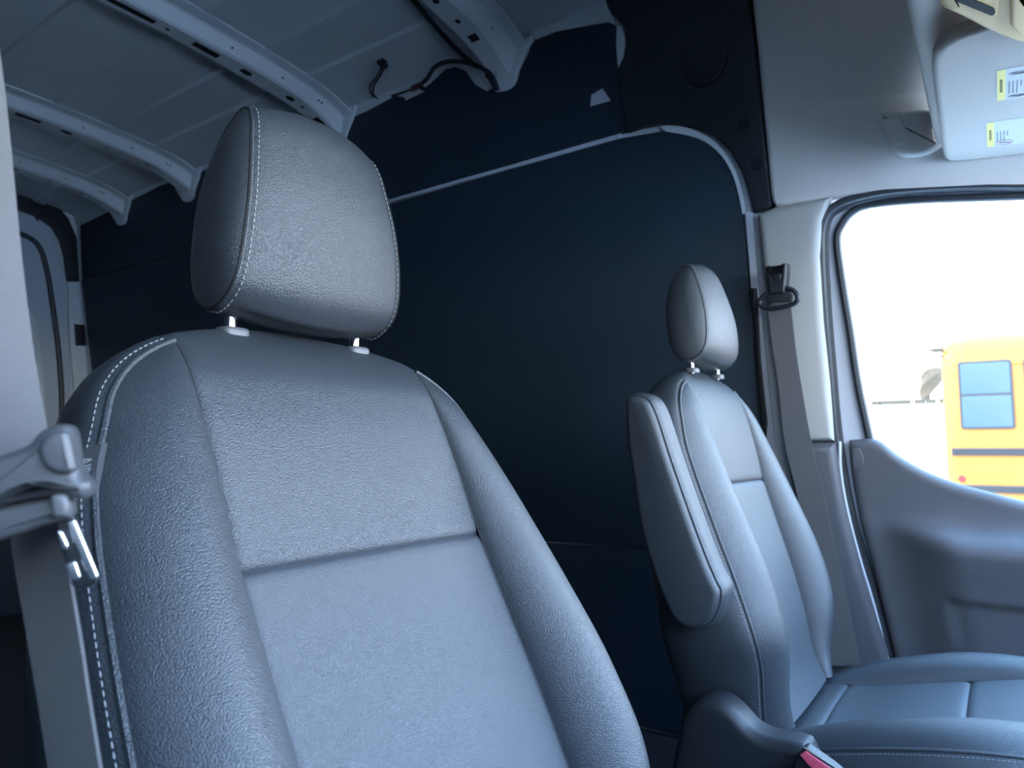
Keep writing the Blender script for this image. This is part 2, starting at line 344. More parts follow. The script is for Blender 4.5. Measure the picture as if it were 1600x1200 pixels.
# ------------------------------------------------------------------ rear door far left
XR = -4.28
def rf(y, z, n=0.): return np.array([XR + n, y, z])
def rpp(px, py, n=0.):
    p = hit(px, py, (1, 0, 0), XR + n); return (p[1], p[2])
rd = empty('door_1', (XR, 1.4, .1), 'painted rear cargo door with dark rubber seal at far left', 'door'); rd['kind'] = 'structure'
del rd['category']; del rd['label']
out = [rpp(*q) for q in [(20, 290), (60, 300), (95, 322), (116, 345), (124, 385), (127, 440), (130, 520), (137, 640), (150, 760), (120, 1100), (-60, 1250), (-200, 1200), (-200, 260)]]
m = M(); m.slab(out, rf, .03, .01, 0); m.build('door_frame', PAINT, rd)
inn = [rpp(*q, .03) for q in [(-60, 318), (15, 330), (45, 335), (72, 352), (88, 385), (97, 430), (103, 500), (108, 580), (106, 680), (100, 900), (-60, 900)]]
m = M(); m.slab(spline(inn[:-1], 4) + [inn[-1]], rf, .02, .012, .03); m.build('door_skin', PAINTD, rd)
sl = [rpp(*q, .05) for q in [(-60, 352), (10, 362), (38, 368), (60, 385), (72, 420), (82, 480), (92, 560), (96, 640), (92, 760), (88, 900)]]
m = M(); m.tube([rf(*p, .055) for p in spline(sl, 5)], .014); m.build('rubber_seal', RUB, rd)
q2 = [rpp(*q, .05) for q in [(-60, 470), (30, 480), (52, 495), (62, 530), (68, 600), (72, 700), (70, 900), (-60, 900)]]
m = M(); m.slab(spline(q2[:-1], 4) + [q2[-1]], rf, .012, .01, .05); m.build('inner_pressing', PAINT, rd)
m = M(); m.slab([rpp(*q, .062) for q in [(-60, 495), (30, 498), (46, 510), (56, 560), (60, 700), (-60, 700)]], rf, .003, .001, .062); m.build('dark_opening', HOLE, rd)
m = M(); m.slab([rpp(*q, .07) for q in [(-80, 815), (60, 812), (104, 810), (112, 1150), (-80, 1250)]], rf, .012, .003, .062); m.build('lower_lining', LIN, rd)
# wide black trim hoop round the top of the rear door
hp = [rpp(*q, .05) for q in [(-60, 292), (20, 298), (55, 302), (84, 316), (106, 342), (119, 372), (123, 440), (104, 440), (99, 400), (92, 375), (80, 355), (66, 345), (60, 341), (58, 346), (54, 338), (30, 328), (-60, 318)]]
m = M(); m.slab(hp, rf, .012, .004, .05); tag(m.build('door_hoop_trim', PLA), 'black curved trim around the top of the rear cargo door', 'trim')
m = M(); m.slab([rpp(*q, .045) for q in [(106, 440), (124, 440), (128, 520), (134, 620), (146, 800), (126, 800), (118, 640), (108, 520)]], rf, .015, .004, .035)
ob = tag(m.build('door_post', PAINT), 'painted metal post with small holes right of the rear door', 'post')
m = M(); m.slab([rpp(*q, .06) for q in [(117, 506), (132, 508), (134, 540), (119, 540)]], rf, .012, .004, .052); tag(m.build('latch_striker', PLD), 'small black latch block on the rear door post', 'latch')

# ------------------------------------------------------------------ driver door, pillar, headliner
pc = empty('pillar_cover', wf(-.42, .3, .03), 'beige and dark grey pillar cover behind the driver seat belt', 'pillar trim')
def prism_round(pts, off, th, r, name, mt, parent=None, kind=None):
    m = M(); m.slab(wps(pts, off), wf, th, r, off - th); return m.build(name, mt, parent, kind=kind)
prism_round([(1181, 333), (1210, 322), (1262, 312), (1300, 304), (1284, 345), (1281, 400), (1287, 500), (1297, 600), (1304, 691), (1222, 691), (1206, 560), (1192, 440)], .045, .05, .022, 'upper_cover', PILL, pc)
prism_round([(1222, 692), (1304, 692), (1322, 800), (1348, 900), (1388, 1025), (1380, 1120), (1290, 1120), (1262, 900)], .050, .055, .024, 'lower_cover', PGR, pc)
# pale metal edge and black door-track strip left of the cover
prism_round([(1164, 330), (1176, 330), (1188, 480), (1205, 640), (1212, 700), (1199, 700), (1184, 560), (1172, 440)], .008, .012, .003, 'edge', PAINTD, pc).name = 'metal_edge'
m = M(); m.slab(wps([(1177, 460), (1183, 462), (1188, 560), (1199, 660), (1196, 700), (1187, 640), (1179, 540)], .014), wf, .008, .002, .006); tag(m.build('edge_strip', PLD), 'black strip along the pale pillar edge behind the far headrest', 'trim strip')
m = M(); m.slab(rounded(wps([(1171, 450), (1181, 450), (1183, 482), (1173, 484)], .02), .003), wf, .014, .003, .008); tag(m.build('striker_catch', PLD), 'small black catch on the pillar edge beside far seat belt ring', 'catch')

dr = empty('door_2', wf(.1, .2, 0), 'driver door', 'door'); dr['kind'] = 'structure'; del dr['category']; del dr['label']
# painted ring of the door between body seal and window seal
outer = wps([(1286, 352), (1284, 400), (1290, 500), (1300, 600), (1310, 700), (1332, 812), (1360, 905), (1392, 1030), (1400, 1120)]) + [(-.22, .10), (.70, .10), (.70, .95), (.30, 1.44)] + wps([(1600, 293), (1420, 300), (1340, 312), (1305, 326)])
inner = wps([(1317, 352), (1309, 375), (1317, 440), (1330, 520), (1342, 600), (1362, 686), (1366, 690)]) + [(-.25, .70), (-.2, .66), (.3, .66), (.55, .66), (.62, .66), (.60, .90), (.24, 1.40)] + wps([(1600, 307), (1440, 313), (1360, 321), (1333, 331)])
def ring(o, i, off, th, k=120):
    def res(L):
        L = [np.array(p) for p in L]; d = [0]
        for a, b in zip(L, L[1:] + L[:1]): d.append(d[-1] + np.linalg.norm(b - a))
        out = []
        for q in np.linspace(0, d[-1], k, endpoint=False):
            j = int(np.searchsorted(d, q, 'right')) - 1; t = (q - d[j]) / (d[j + 1] - d[j] + 1e-9); out.append(L[j] * (1 - t) + L[(j + 1) % len(L)] * t)
        return out
    A = res(o); c = np.mean(i, axis=0); B = []
    I = [np.array(p) for p in i]
    S = res(i)
    for p in A:                                        # nearest point on the inner outline
        B.append(min(S, key=lambda q: (q[0] - p[0]) ** 2 + (q[1] - p[1]) ** 2))
    mm = M(); mm.grid([[wf(*p, off - th) for p in A + A[:1]], [wf(*p, off) for p in A + A[:1]], [wf(*p, off) for p in B + B[:1]], [wf(*p, off - th) for p in B + B[:1]]]); return mm
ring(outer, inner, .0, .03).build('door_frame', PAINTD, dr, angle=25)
sp3 = lambda L, off: [wf(*p, off) for p in spline(wps(L, off), 5)]
wl = [(1700, 300), (1600, 306), (1440, 312), (1360, 320), (1333, 330), (1316, 350), (1308, 376), (1316, 440), (1329, 520), (1341, 600), (1360, 690)]
m = M(); m.tube(sp3(wl, .004), .010); m.build('window_seal', RUB, dr)
m = M(); m.slab(inner, wf, .003, .0005, -.02); m.build('window_pane', GLASS, dr)
# body-side weatherstrip: two ribs
sl = [(1700, 290), (1600, 289), (1500, 290), (1400, 297), (1340, 308), (1305, 322), (1288, 342), (1282, 380), (1286, 470), (1294, 570), (1304, 680), (1322, 790), (1350, 890), (1386, 1020), (1392, 1100)]
m = M(); m.tube(sp3(sl, .022), .011); m.tube(sp3([(x + 8, y + 5 if x > 1300 and y < 330 else y) for x, y in sl], .014), .008); tag(m.build('door_seal', RUB), 'ribbed black rubber weatherstrip around the driver door opening', 'seal')

# moulded inner panel of the driver door
top = keyf(*zip(*[wp(*q, .03) for q in [(1318, 690), (1340, 688), (1362, 686), (1374, 690), (1395, 707), (1420, 724), (1450, 740), (1490, 756), (1540, 770), (1600, 786)]] + [(.12, .715), (.25, .70), (.70, .69)]))
lefte = keyf(*zip(*sorted([(z, x + .008) for x, z in [wp(*q, .03) for q in [(1319, 696), (1322, 730), (1334, 800), (1352, 870), (1372, 950), (1392, 1035)]]] + [(.10, -.21)])))
offk = keyf([0, .02, .045, .065, .080, .095, .115, .14, .18, .25, .35, .5, .62], [.03, .031, .034, .040, .058, .080, .090, .088, .082, .076, .074, .072, .07])
rows = []
xs0 = np.concatenate([[0, .004, .01, .02], np.linspace(.03, 1, 60)])
for j in np.concatenate([[0, .004, .012, .02], np.linspace(.03, 1, 70)]):
    row = []
    for u in xs0:
        z = .12 + (1 - j) * .76; x0 = lefte(min(z, .86)); x = x0 + u * (.62 - x0); zt = top(x); z = .12 + (zt - .12) * (1 - j); x0 = lefte(min(z, .875)); x = x0 + u * (.62 - x0)
        zref = .74; dz = max(0, zref + .12 * max(0, -x - .05) - z) + .0
        d = zt - z; e = min(1, (x - x0) / .035); q = min(1, max(0, (x - x0 - .04) / .16)); q = q * q * (3 - 2 * q)
        off = .03 + (offk(dz * 1.0) - .03) * (.10 + .90 * q)
        off -= .018 * (1 - math.sqrt(max(0, 1 - (1 - min(1, (x - x0) / .015)) ** 2))); off -= .02 * (1 - math.sqrt(max(0, 1 - (1 - min(1, d / .02)) ** 2)))
        # pocket recess
        px0 = -.115 + .03 * (.55 - z); pin = min((x - px0) / .009, (.515 - z) / .009, 1); pin = max(0, pin); off -= .008 * pin * pin * (3 - 2 * pin)
        row.append(wf(x, z, off))
    rows.append(row)
m = M(); m.grid(rows); m.build('inner_panel', DGR, dr, angle=60)
m = M(); m.tube([wf(*p, .030) for p in spline(wps([(1312, 690), (1314, 740), (1326, 805), (1346, 880), (1367, 950), (1388, 1032)], .030), 5)], .0038); m.build('door_edge', PAINTD, dr)
c = [wp(*q, .034) for q in [(1332, 702), (1342, 700), (1348, 710), (1350, 722), (1345, 730), (1333, 732)]]
m = M(); m.slab(rounded(c, .004), wf, .0025, .001, .0335); m.build('access_cap', DGR, dr)

# headliner: side lining of the high roof
hl = [(1172, -140), (1175, 0), (1186, 110), (1198, 240), (1203, 300), (1206, 315), (1212, 322), (1224, 322), (1260, 316), (1320, 307), (1400, 297), (1500, 288), (1600, 284), (1750, 283), (1750, -140)]
m = M(); P = wps(hl, .035); m.slab(P, wf, .045, .014, -.01); 
hd = empty('headliner', wf(-.2, 1.45, 0), 'grey fabric headliner above the driver door with moulded recess', 'headliner')
m.build('fabric_shell', FAB, hd)
m = M(); m.tube([wf(*p, .036) for p in wps([(1247, 150), (1250, 157), (1287, 149), (1289, 140), (1250, 149)], .036)], .0012, 5, True); m.build('stamped_mark', FAB, hd)
# sculpted lower bulge of the headliner (roll over the door)
m = M(); rows = []
for q, a in enumerate(np.linspace(0, 1, 30)):
    px = 1232 + a * 500; row = []
    for b in np.linspace(0, 1, 14):
        x, z = wp(px, (303 - 15 * min(1, a * 1.6)) - b * 150, .035); s = math.sin(math.pi * b) ** 1.3 * min(1, a * 3.2) ** 1.5; row.append(wf(x, z, .034 + .035 * s))
    rows.append(row)
m.grid(rows); m.build('lower_roll', FAB, hd, angle=80)
# recessed grip cup
gc = [(1372, 190), (1376, 179), (1408, 177), (1456, 174), (1464, 190), (1468, 212), (1476, 230), (1460, 240), (1440, 247), (1412, 249), (1394, 238)]
m = M(); m.slab(rounded(wps(gc, .05), .012), wf, .042, .014, .034); m.build('grip_surround', FAB, hd)
m = M(); m.slab(rounded(wps([(1378, 186), (1404, 180), (1424, 218), (1398, 228)], .08), .010), wf, .007, .004, .073); m.build('grip_cover', FAB, hd)

# front header shelf, visor, console
def zf(Z): return lambda x, y, n=0.: np.array([x, y, Z - n])
def zp(px, py, Z):
    p = hit(px, py, (0, 0, 1), Z); return (p[0], p[1])
sh = empty('header_shelf', (.2, 1.2, 1.52), 'grey overhead header shelf above the windscreen and visor', 'shelf')
ed = [zp(1436, -30, 1.53), zp(1474, 205, 1.53), zp(1482, 243, 1.53)]
rows = []
lipx = -.085
m = M()
rows = []
for y in np.linspace(.05, 1.78, 30):
    rows.append([(lipx + a, y, b) for a, b in [(.03, 2.0), (.012, 1.75), (.004, 1.60), (0, 1.56), (.002, 1.535), (.008, 1.522), (.02, 1.518), (.04, 1.522), (.07, 1.535), (.11, 1.545), (.3, 1.56), (.5, 1.50), (.62, 1.45)]])
m.grid(rows); m.build('shelf_body', VIS, sh, angle=50)
# sun visor, stowed
vs = empty('sun_visor', (.05, 1.5, 1.47), 'light grey sun visor with two warning labels above the windscreen', 'sun visor')
ZV = 1.497
vf = lambda x, y, n=0.: np.array([x, y, ZV - n - .10 * max(0, x + .05)])
vo = [(-.058, 1.30), (-.062, 1.36), (-.066, 1.60), (-.068, 1.78), (-.060, 1.80), (-.035, 1.81), (.17, 1.81), (.18, 1.80), (.18, 1.26), (.17, 1.22), (.02, 1.225), (-.03, 1.245), (-.05, 1.27)]
m = M(); m.slab(rounded(vo, .012), vf, .028, .012, -.014, 5, both=True); m.build('visor_board', VIS, vs)
# labels
def vlab(px, w2, y0, y1, nm):
    x0 = px
    base = M(); base.slab([(x0, y0), (x0 + w2, y0), (x0 + w2, y1), (x0, y1)], vf, .0006, .0001, .0141, 1); lb = base.build(nm, WHT, vs); lb['label'] = 'white warning label with yellow strips'
    return lb
def strip(lb, x0, x1, y0, y1, mt, n=.0148, nm='print'):
    m = M(); m.slab([(x0, y0), (x1, y0), (x1, y1), (x0, y1)], vf, .0003, .0001, n, 1); m.build(nm, mt, lb)
def ZY(px, py): p = hit(px, py, (0, 0, 1), ZV - .015); return (p[0], p[1])
for (q0, q1, wd, red) in ((ZY(1554, 104), ZY(1558, 152), .075, False), (ZY(1538, 188), ZY(1543, 226), .11, True)):
    x0 = (q0[0] + q1[0]) / 2; y0, y1 = q0[1], q1[1]
    vf_old = vf
    lb = vlab(x0, wd, y0, y1, 'warning_label')
    strip(lb, x0 + .0012, x0 + .013, y0 + .002, y1 - .002, YLW, nm='yellow_strip')
    if not red: strip(lb, x0 + .046, x0 + .058, y0 + .002, y1 - .002, YLW, nm='yellow_strip')
    pr = M()
    ny = 16
    for c in range(5 if not red else 4):                 # rows of small print
        xx = x0 + .0175 + c * .0055
        L = (y1 - y0); a0 = y0 + L * .40; a1 = y0 + L * (.80 if c != 3 else .6)
        yy = a0
        while yy < a1:
            wd2 = random.uniform(.003, .007); pr.slab([(xx, yy), (xx + .0018, yy), (xx + .0018, min(a1, yy + wd2)), (xx, min(a1, yy + wd2))], vf, .0002, .00005, .0147, 1); yy += wd2 + .0015
    pr.build('small_print', INK, lb)
    cx = x0 + .030; L = y1 - y0
    if not red:
        for cy, rr in ((y0 + L * .17, .008), (y0 + L * .89, .0075)):
            pr = M(); pr.tube([vf(cx + .012 * math.cos(a), cy + rr * .6 * math.sin(a), .0149) for a in np.linspace(0, 6.283, 17)[:-1]], .0005, 4, True); pr.tube([vf(cx - .009, cy - .003, .0149), vf(cx + .004, cy + .002, .0149), vf(cx + .010, cy - .001, .0149)], .0007, 4); pr.build('pictogram', INK, lb)
    else:
        cy = y1 - L * .14; pr = M()
        pr.tube([vf(cx + .014 * math.cos(a), cy + L * .10 * math.sin(a), .0149) for a in np.linspace(0, 6.283, 25)[:-1]], .0006, 4, True); pr.tube([vf(cx - .012, cy - .006, .0149), vf(cx + .012, cy + .006, .0149)], .0006, 4); pr.build('prohibition_sign', INKR, lb)
        pr = M(); pr.tube([vf(cx - .008, cy + .002, .0149), vf(cx, cy - .002, .0149), vf(cx + .008, cy + .002, .0149)], .0008, 4); pr.build('pictogram', INK, lb)
    # embossed yellow-strip wording
    pr = M()
    for k in range(7):
        a = y0 + L * (.3 + .06 * k); pr.slab([(x0 + .005, a), (x0 + .009, a), (x0 + .009, a + L * .04), (x0 + .005, a + L * .04)], vf, .0002, .00005, .0151, 1)
    pr.build('heading_print', BRN, lb)
# overhead console
oc = empty('overhead_console', (.08, 1.15, 1.40), 'grained overhead console, warm sunlight in its colour, with long slot at upper right', 'console')
ZC = 1.46
co = [zp(*q, ZC) for q in [(1466, -40), (1470, 18), (1478, 26), (1500, 36), (1540, 56), (1580, 72), (1600, 75), (1625, 72), (1700, 60), (1760, -40)]]
cf = lambda x, y, n=0.: np.array([x, y, ZC - n])
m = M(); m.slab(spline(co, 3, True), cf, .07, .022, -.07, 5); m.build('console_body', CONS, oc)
c2 = [zp(*q, ZC - .002) for q in [(1500, -20), (1508, 0), (1545, 24), (1556, 26), (1560, 18), (1560, -20)]]
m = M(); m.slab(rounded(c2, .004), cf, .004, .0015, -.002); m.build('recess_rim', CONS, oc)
c3 = [zp(*q, ZC - .004) for q in [(1488, -10), (1496, 3), (1550, 25), (1556, 20), (1553, 14), (1500, -10)]]
m = M(); m.slab(rounded(c3, .003), cf, .002, .0005, .0025); m.build('slot', HOLE, oc)
c4 = [zp(*q, ZC - .01) for q in [(1579, -20), (1579, 44), (1592, 56), (1640, 60), (1680, -20)]]
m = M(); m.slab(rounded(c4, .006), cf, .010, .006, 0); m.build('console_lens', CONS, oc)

# ------------------------------------------------------------------ seats
def frame(H, rec, yc):
    r = math.radians(rec); N = np.array([math.cos(r), 0, math.sin(r)]); S = np.array([-math.sin(r), 0, math.cos(r)]); H = np.array([H[0], yc, H[1]])
    return lambda w, s, n=0.: H + np.array([0, w, 0]) + S * s + N * n
def stitches(curve, name, parent, length=.0038, gap=.0020, r=.00050, ph=0):
    C = [np.array(p) for p in curve]; d = np.concatenate([[0], np.cumsum([np.linalg.norm(b - a) for a, b in zip(C, C[1:])])])
    at = lambda q: np.array([np.interp(q, d, [c[k] for c in C]) for k in range(3)])
    m = M(); q = ph
    while q + length < d[-1]:
        m.tube([at(q), at(q + length * .3), at(q + length * .7), at(q + length)], [r * .5, r, r, r * .5], 5); q += length + gap
    return m.build(name, THR, parent)
def pad(root, name, fr, s0, sT, Wf, sw, nc, npf, Bf, nback, creases, crown, sc=1., side_out=.014, seam=.0042, inner_w=None):
    """upholstered pad: centre panels, two bolsters, side-and-back shell, piping, stitching"""
    iw = inner_w or (lambda s: sw)
    gv = lambda d: seam * math.exp(-(d / .004))
    # centre panels
    cuts = [s0] + creases + [None]; shell = None; cps = []
    ts = np.array(sorted(set([-1, -.985, -.965, -.94, -.9, .9, .94, .965, .985, 1] + list(np.linspace(-.85, .85, 22)))))
    stop = lambda u: sT + crown * (1 - u * u)
    for i in range(len(cuts) - 1):
        a = cuts[i]; rows = []
        for rr in np.concatenate([[0, .006, .015, .03], np.linspace(.06, .94, 26), [.97, .985, .994, 1]]):
            row = []
            for u in ts:
                b = cuts[i + 1] if cuts[i + 1] is not None else stop(u)
                s = a + rr * (b - a); w2 = u * iw(s); n = nc(s) - gv((1 - abs(u)) * sw)
                da = (s - a) if i else 9; db = (b - s) if cuts[i + 1] is not None else 9
                n -= gv(da) * 1.1 + gv(db) * 1.1; n += .003 * (1 - u * u)
                row.append(fr(w2, s, n))
            rows.append(row)
        m = M(); m.grid(rows); cps.append(m)
    sh = M()
    ss = np.linspace(s0, sT, 70)
    L = [(-Wf(s), s, npf(s)) for s in ss]; T = [(u * iw(sT), stop(u), nc(stop(u)) - gv((1 - abs(u)) * sw) + .003 * (1 - u * u)) for u in ts[1:-1]]; R = [(Wf(s), s, npf(s)) for s in ss[::-1]]
    Bt = [(w3, s0, nc(s0)) for w3 in np.linspace(Wf(s0), -Wf(s0), 14)[1:-1]]
    loop = L + T + R + Bt; n = len(loop)
    nrm = []
    for i in range(n):
        d = np.array(loop[(i + 3) % n][:2]) - np.array(loop[i - 3][:2]); d /= np.linalg.norm(d) + 1e-9; nrm.append(np.array([-d[1], d[0]]))
    rows = []
    for q, o in [(0, 0), (.03, .004), (.08, .0085), (.16, .012), (.28, side_out), (.45, side_out * 1.1), (.62, side_out), (.78, .008), (.88, 0), (.95, -.010), (.99, -.022), (1, -.036)]:
        rows.append([fr(p[0] + k[0] * o, p[1] + k[1] * o, p[2] + q * (nback(p[1]) - p[2])) for p, k in zip(loop, nrm)])
    cw, cs = 0, (s0 + sT) / 2
    last = [(p[0] - k[0] * .036, p[1] - k[1] * .036) for p, k in zip(loop, nrm)]
    for q in (.8, .5, .2, .02): rows.append([fr(cw + (p[0] - cw) * q, cs + (p[1] - cs) * q, nback(cs + (p[1] - cs) * q)) for p in last])
    sh.grid(rows, True)
    shell = sh.build(name, LEA, root, angle=80)
    for i, m in enumerate(cps): m.build(['lower_panel', 'upper_panel', 'front_panel'][i if len(cps) > 2 or i else 0] if len(cps) > 1 else 'centre_panel', LEA2 if i == (0 if len(cps) == 2 else 1) else LEA, shell, angle=80)
    for sg in (-1, 1):
        rows = []
        for s in ss:
            row = []
            for v in [0, .015, .035, .06, .1] + list(np.linspace(.15, .9, 20)) + [.94, .97, .99, 1]:
                a = iw(s); wv = a + v * (Wf(s) - a); wid = Wf(s) - a
                nn = (1 - v) * nc(s) + v * npf(s) + Bf(s) * math.sin(math.pi * v ** .85) ** .8 - gv(v * wid) * (1 - v)
                row.append(fr(sg * wv, s, nn))
            rows.append(row)
        m = M(); m.grid(rows); m.build('side_bolster', LEA, shell, angle=80)
        pc_ = [fr(sg * (Wf(s) - .001), s, npf(s) + .001) for s in ss]; m = M(); m.tube(pc_, .0028, 8); m.build('piping', LEA, shell)
        st = []
        for s in ss:
            k = 1e-3; dw = (Wf(s + k) - Wf(s - k)) / (2 * k); nl = math.hypot(1, dw); ow, os = 1 / nl, -dw / nl
            st.append(fr(sg * (Wf(s) + ow * .0058), s + os * .0058, npf(s) - .0035))
        stitches(st, 'stitching', shell)
        sl_ = [fr(sg * iw(s), s, nc(s) - seam + .0006) for s in ss]; m = M(); m.tube(sl_, .0011, 6); m.build('seam', SEAMM, shell)
    for c in creases:
        m = M(); m.tube([fr(u * iw(c), c, nc(c) - seam * 1.6 + .0028 * (1 - u * u)) for u in np.linspace(-1, 1, 30)], .0011, 6); m.build('crease_seam', SEAMM, shell)
    return shell

def headrest(root, P0, tilt, yc, hw=.096):
    """P0 = (x,z) of the bottom centre; tilt leans the top rearwards, degrees"""
    loop2 = [(.020, .016), (.000, .007), (-.020, .012), (-.036, .032), (-.043, .080), (-.041, .130), (-.030, .168), (-.013, .193), (.003, .201), (.016, .191), (.026, .160), (.036, .112), (.038, .066), (.033, .034)]
    L = spline([(a, b * 1.01) for a, b in loop2], 5, True); n = len(L); t = math.radians(tilt); cx, cz = -.004, .10
    def W(a, b, w): return np.array([P0[0] + a * math.cos(t) - b * math.sin(t), yc + w, P0[1] + a * math.sin(t) + b * math.cos(t)])
    nr = []
    for i in range(n):
        d = L[(i + 1) % n] - L[i - 1]; d /= np.linalg.norm(d); q = np.array([d[1], -d[0]]); q = q if (L[i] - np.array([cx, cz])) @ q > 0 else -q; nr.append(q)
    rows = []; hwf = lambda p: hw * (1.06 - .22 * max(0, p[1] / .2) ** 1.6)
    us = sorted(set([-1, -.985, -.96, -.92, .92, .96, .985, 1] + list(np.linspace(-.85, .85, 18))))
    for u in us:
        o = .016 * (1 - abs(u) ** 2.2) - .004 * math.exp(-(1 - abs(u)) * hw / .004)
        rows.append([W(*(p + q * o * (1 if q[0] > .5 else .55)), u * hwf(p)) for p, q in zip(L, nr)])
    m = M(); m.grid(rows, True); hd_ = m.build('headrest', LEA, root, angle=80)
    for sg in (-1, 1):
        rows = []
        for q in [1, .985, .96, .92, .85, .7, .5, .35, .22]:
            bul = .013 * (1 - q ** 3) - .003 * (1 if q > .995 else 0)
            rows.append([W(cx + (p[0] - cx) * q, cz + (p[1] - cz) * q, sg * (hwf(np.array([0, cz + (p[1] - cz) * q])) + bul)) for p in L])
        m = M(); m.grid(rows, True, True); m.build('side_panel', LEA, hd_, angle=80)
        m = M(); m.tube([W(*(p + q * -.0008), sg * hwf(p)) for p, q in zip(L, nr)], .0014, 6, True); m.build('seam', SEAMM, hd_)
        C = [W(*(p + q * .0030 * (1 if q[0] > 0 else .6)), sg * (hwf(p) - .0058)) for p, q in zip(L, nr)]; stitches(C + C[:1], 'stitching', hd_)
        # steel post with collar
        b0 = W(-.008, .02, sg * .077); b1 = W(-.008, -.018, sg * .077)
        m = M(); m.tube([b0, b1], .0055, 16); m.build('post', CHR, hd_)
        cc = W(-.008, -.010, sg * .077)
        frc = lambda x, y, n=0., cc=cc: cc + np.array([x, y, n])
        m = M(); m.slab(rounded([(-.012, -.012), (.012, -.012), (.012, .016), (-.012, .016)], .009, 4), frc, .010, .004, -.006); m.build('post_collar', COLR, hd_)
    return hd_

def seat(yc, H, rec, hr0, hrt, cush, label, wk=1.0):
    root = empty('front_seat', (H[0], yc, 0), label, 'seat')
    Wk = [(-.04, .205), (0, .215), (.06, .232), (.12, .250), (.2, .254), (.28, .252), (.36, .247), (.42, .241), (.46, .2335), (.49, .223), (.528, .208), (.550, .190), (.565, .170), (.575, .148)]
    Wf = keyf([a for a, b in Wk], [b * wk * .975 if b > .165 else b for a, b in Wk])
    nc = keyf([-.04, 0, .1, .2, .3, .37, .45, .51, .545, .578, .594, .612], [.02, .012, .014, .012, .005, .001, .002, .0, -.004, -.016, -.026, -.042])
    npf = keyf([-.04, 0, .1, .2, .3, .4, .45, .515, .556, .578], [-.01, .0, .026, .022, .008, -.006, -.012, -.015, -.0165, -.0175])
    Bf = keyf([-.04, 0, .1, .2, .3, .4, .45, .515, .556, .578], [.018, .026, .042, .045, .040, .030, .023, .013, .004, 0])
    nb = keyf([-.04, .2, .4, .5, .6], [-.15, -.135, -.115, -.10, -.095])
    fr = frame(H, rec, yc)
    b = pad(root, 'backrest', fr, -.04, .575, Wf, .146, nc, npf, Bf, nb, [.372], .030)
    headrest(root, hr0, hrt, yc)
    # cushion
    cH, cp = cush; t = math.radians(cp)
    cfm = lambda w2, s, n=0.: np.array([cH[0] + s * math.cos(t) - n * math.sin(t), yc + w2, cH[1] + s * math.sin(t) + n * math.cos(t)])
    Wc = keyf([0, .05, .12, .2, .3, .38, .44, .48, .50], [.21, .228, .242, .250, .254, .246, .226, .19, .155])
    ncc = keyf([0, .06, .1, .2, .3, .4, .46, .5, .53], [0, .004, .0, .002, .004, .004, -.004, -.02, -.05])
    npc = keyf([0, .1, .2, .3, .4, .46, .5], [-.012, .004, .012, .012, .0, -.01, -.021])
    Bc = keyf([0, .05, .1, .2, .3, .4, .46, .5], [.004, .014, .025, .032, .032, .022, .01, 0])
    nbc = keyf([0, .5], [-.10, -.12])
    pad(root, 'seat_cushion', cfm, 0, .50, Wc, .148, ncc, npc, Bc, nbc, [.075, .285], .02)
    # pedestal under the cushion
    m = M(); m.box((cH[0] + .03, yc - .19, .0), (cH[0] + .42, yc + .19, cH[1] - .07)); m.build('pedestal', PLA, root, smooth=False)
    return root, b, fr
near, nb_, nfr = seat(.463, (-.309, .42), 24, (-.578, .968), -1, ((-.30, .37), 9), 'large charcoal leather passenger seat in the foreground with stitched headrest')
far, fb_, ffr = seat(1.430, (-.340, .42), 13, (-.490, 1.016), 5, ((-.345, .365), 11.5), 'smaller charcoal leather driver seat with raised armrest by the far door', 1.03)

# airbag tag on the near seat's outboard edge
Wt = keyf([.41, .44, .46, .49, .528], [.2354, .2318, .2276, .2175, .203])
tg = M(); tg.grid([[nfr(-Wt(q) - a, q, b) for a, b in ((-.0038, -.0078), (0, -.0085), (.0050, -.0145), (.0100, -.019), (.0138, -.0265), (.0160, -.037), (.0172, -.052))] for q in np.linspace(.434, .478, 8)])
lb = tg.build('airbag_tag', TAGM, near); lb['label'] = 'woven grey tag with white letters'
def text_mesh(txt, size, place, name, mt, parent, ext=.0002):
    cu = bpy.data.curves.new(name, 'FONT'); cu.body = txt; cu.size = size; cu.extrude = 0; cu.align_x = 'CENTER'; cu.align_y = 'CENTER'
    ob = bpy.data.objects.new(name, cu); COL.objects.link(ob); dg = bpy.context.evaluated_depsgraph_get(); me = bpy.data.meshes.new_from_object(ob.evaluated_get(dg))
    v = [place(p.co.x, p.co.y) for p in me.vertices]; f = [tuple(p.vertices) for p in me.polygons]
    bpy.data.objects.remove(ob); bpy.data.curves.remove(cu); m = M(); m.add(v, f); bpy.data.meshes.remove(me); return m.build(name, mt, parent, smooth=False)
text_mesh('AIRBAG', .0085, lambda x, y: nfr(-Wt(.4545 - x) - .0068 + y * .95, .4545 - x, -.0126 + y), 'tag_lettering', THR, lb)

# armrest of the far seat
YA = 1.085
ao = [(981, 616), (975, 634), (977, 690), (986, 752), (999, 830), (1016, 890), (1034, 938), (1054, 975), (1083, 989), (1110, 980), (1126, 955), (1131, 925), (1122, 905), (1104, 862), (1078, 792), (1050, 712), (1030, 650), (1016, 622), (997, 612)]
A = [tuple(p) for p in spline([yp(*q, YA) for q in ao], 3, True)]
f_ = lambda x, z, n=0.: np.array([x, YA + .055 - n, z])
ar = M(); ar.slab(A, f_, .065, .020, -.010, 6, both=True); arm = ar.build('armrest', LEA, far, angle=80)
m = M(); m.slab(inset(ccw(A), .006), f_, .012, .010, .052, 5); m.build('side_panel', LEA, arm, angle=80)
e1 = inset(ccw(A), .0045); m = M(); m.tube([f_(*p, .0508) for p in e1], .0017, 6, True); m.build('piping', LEA, arm)
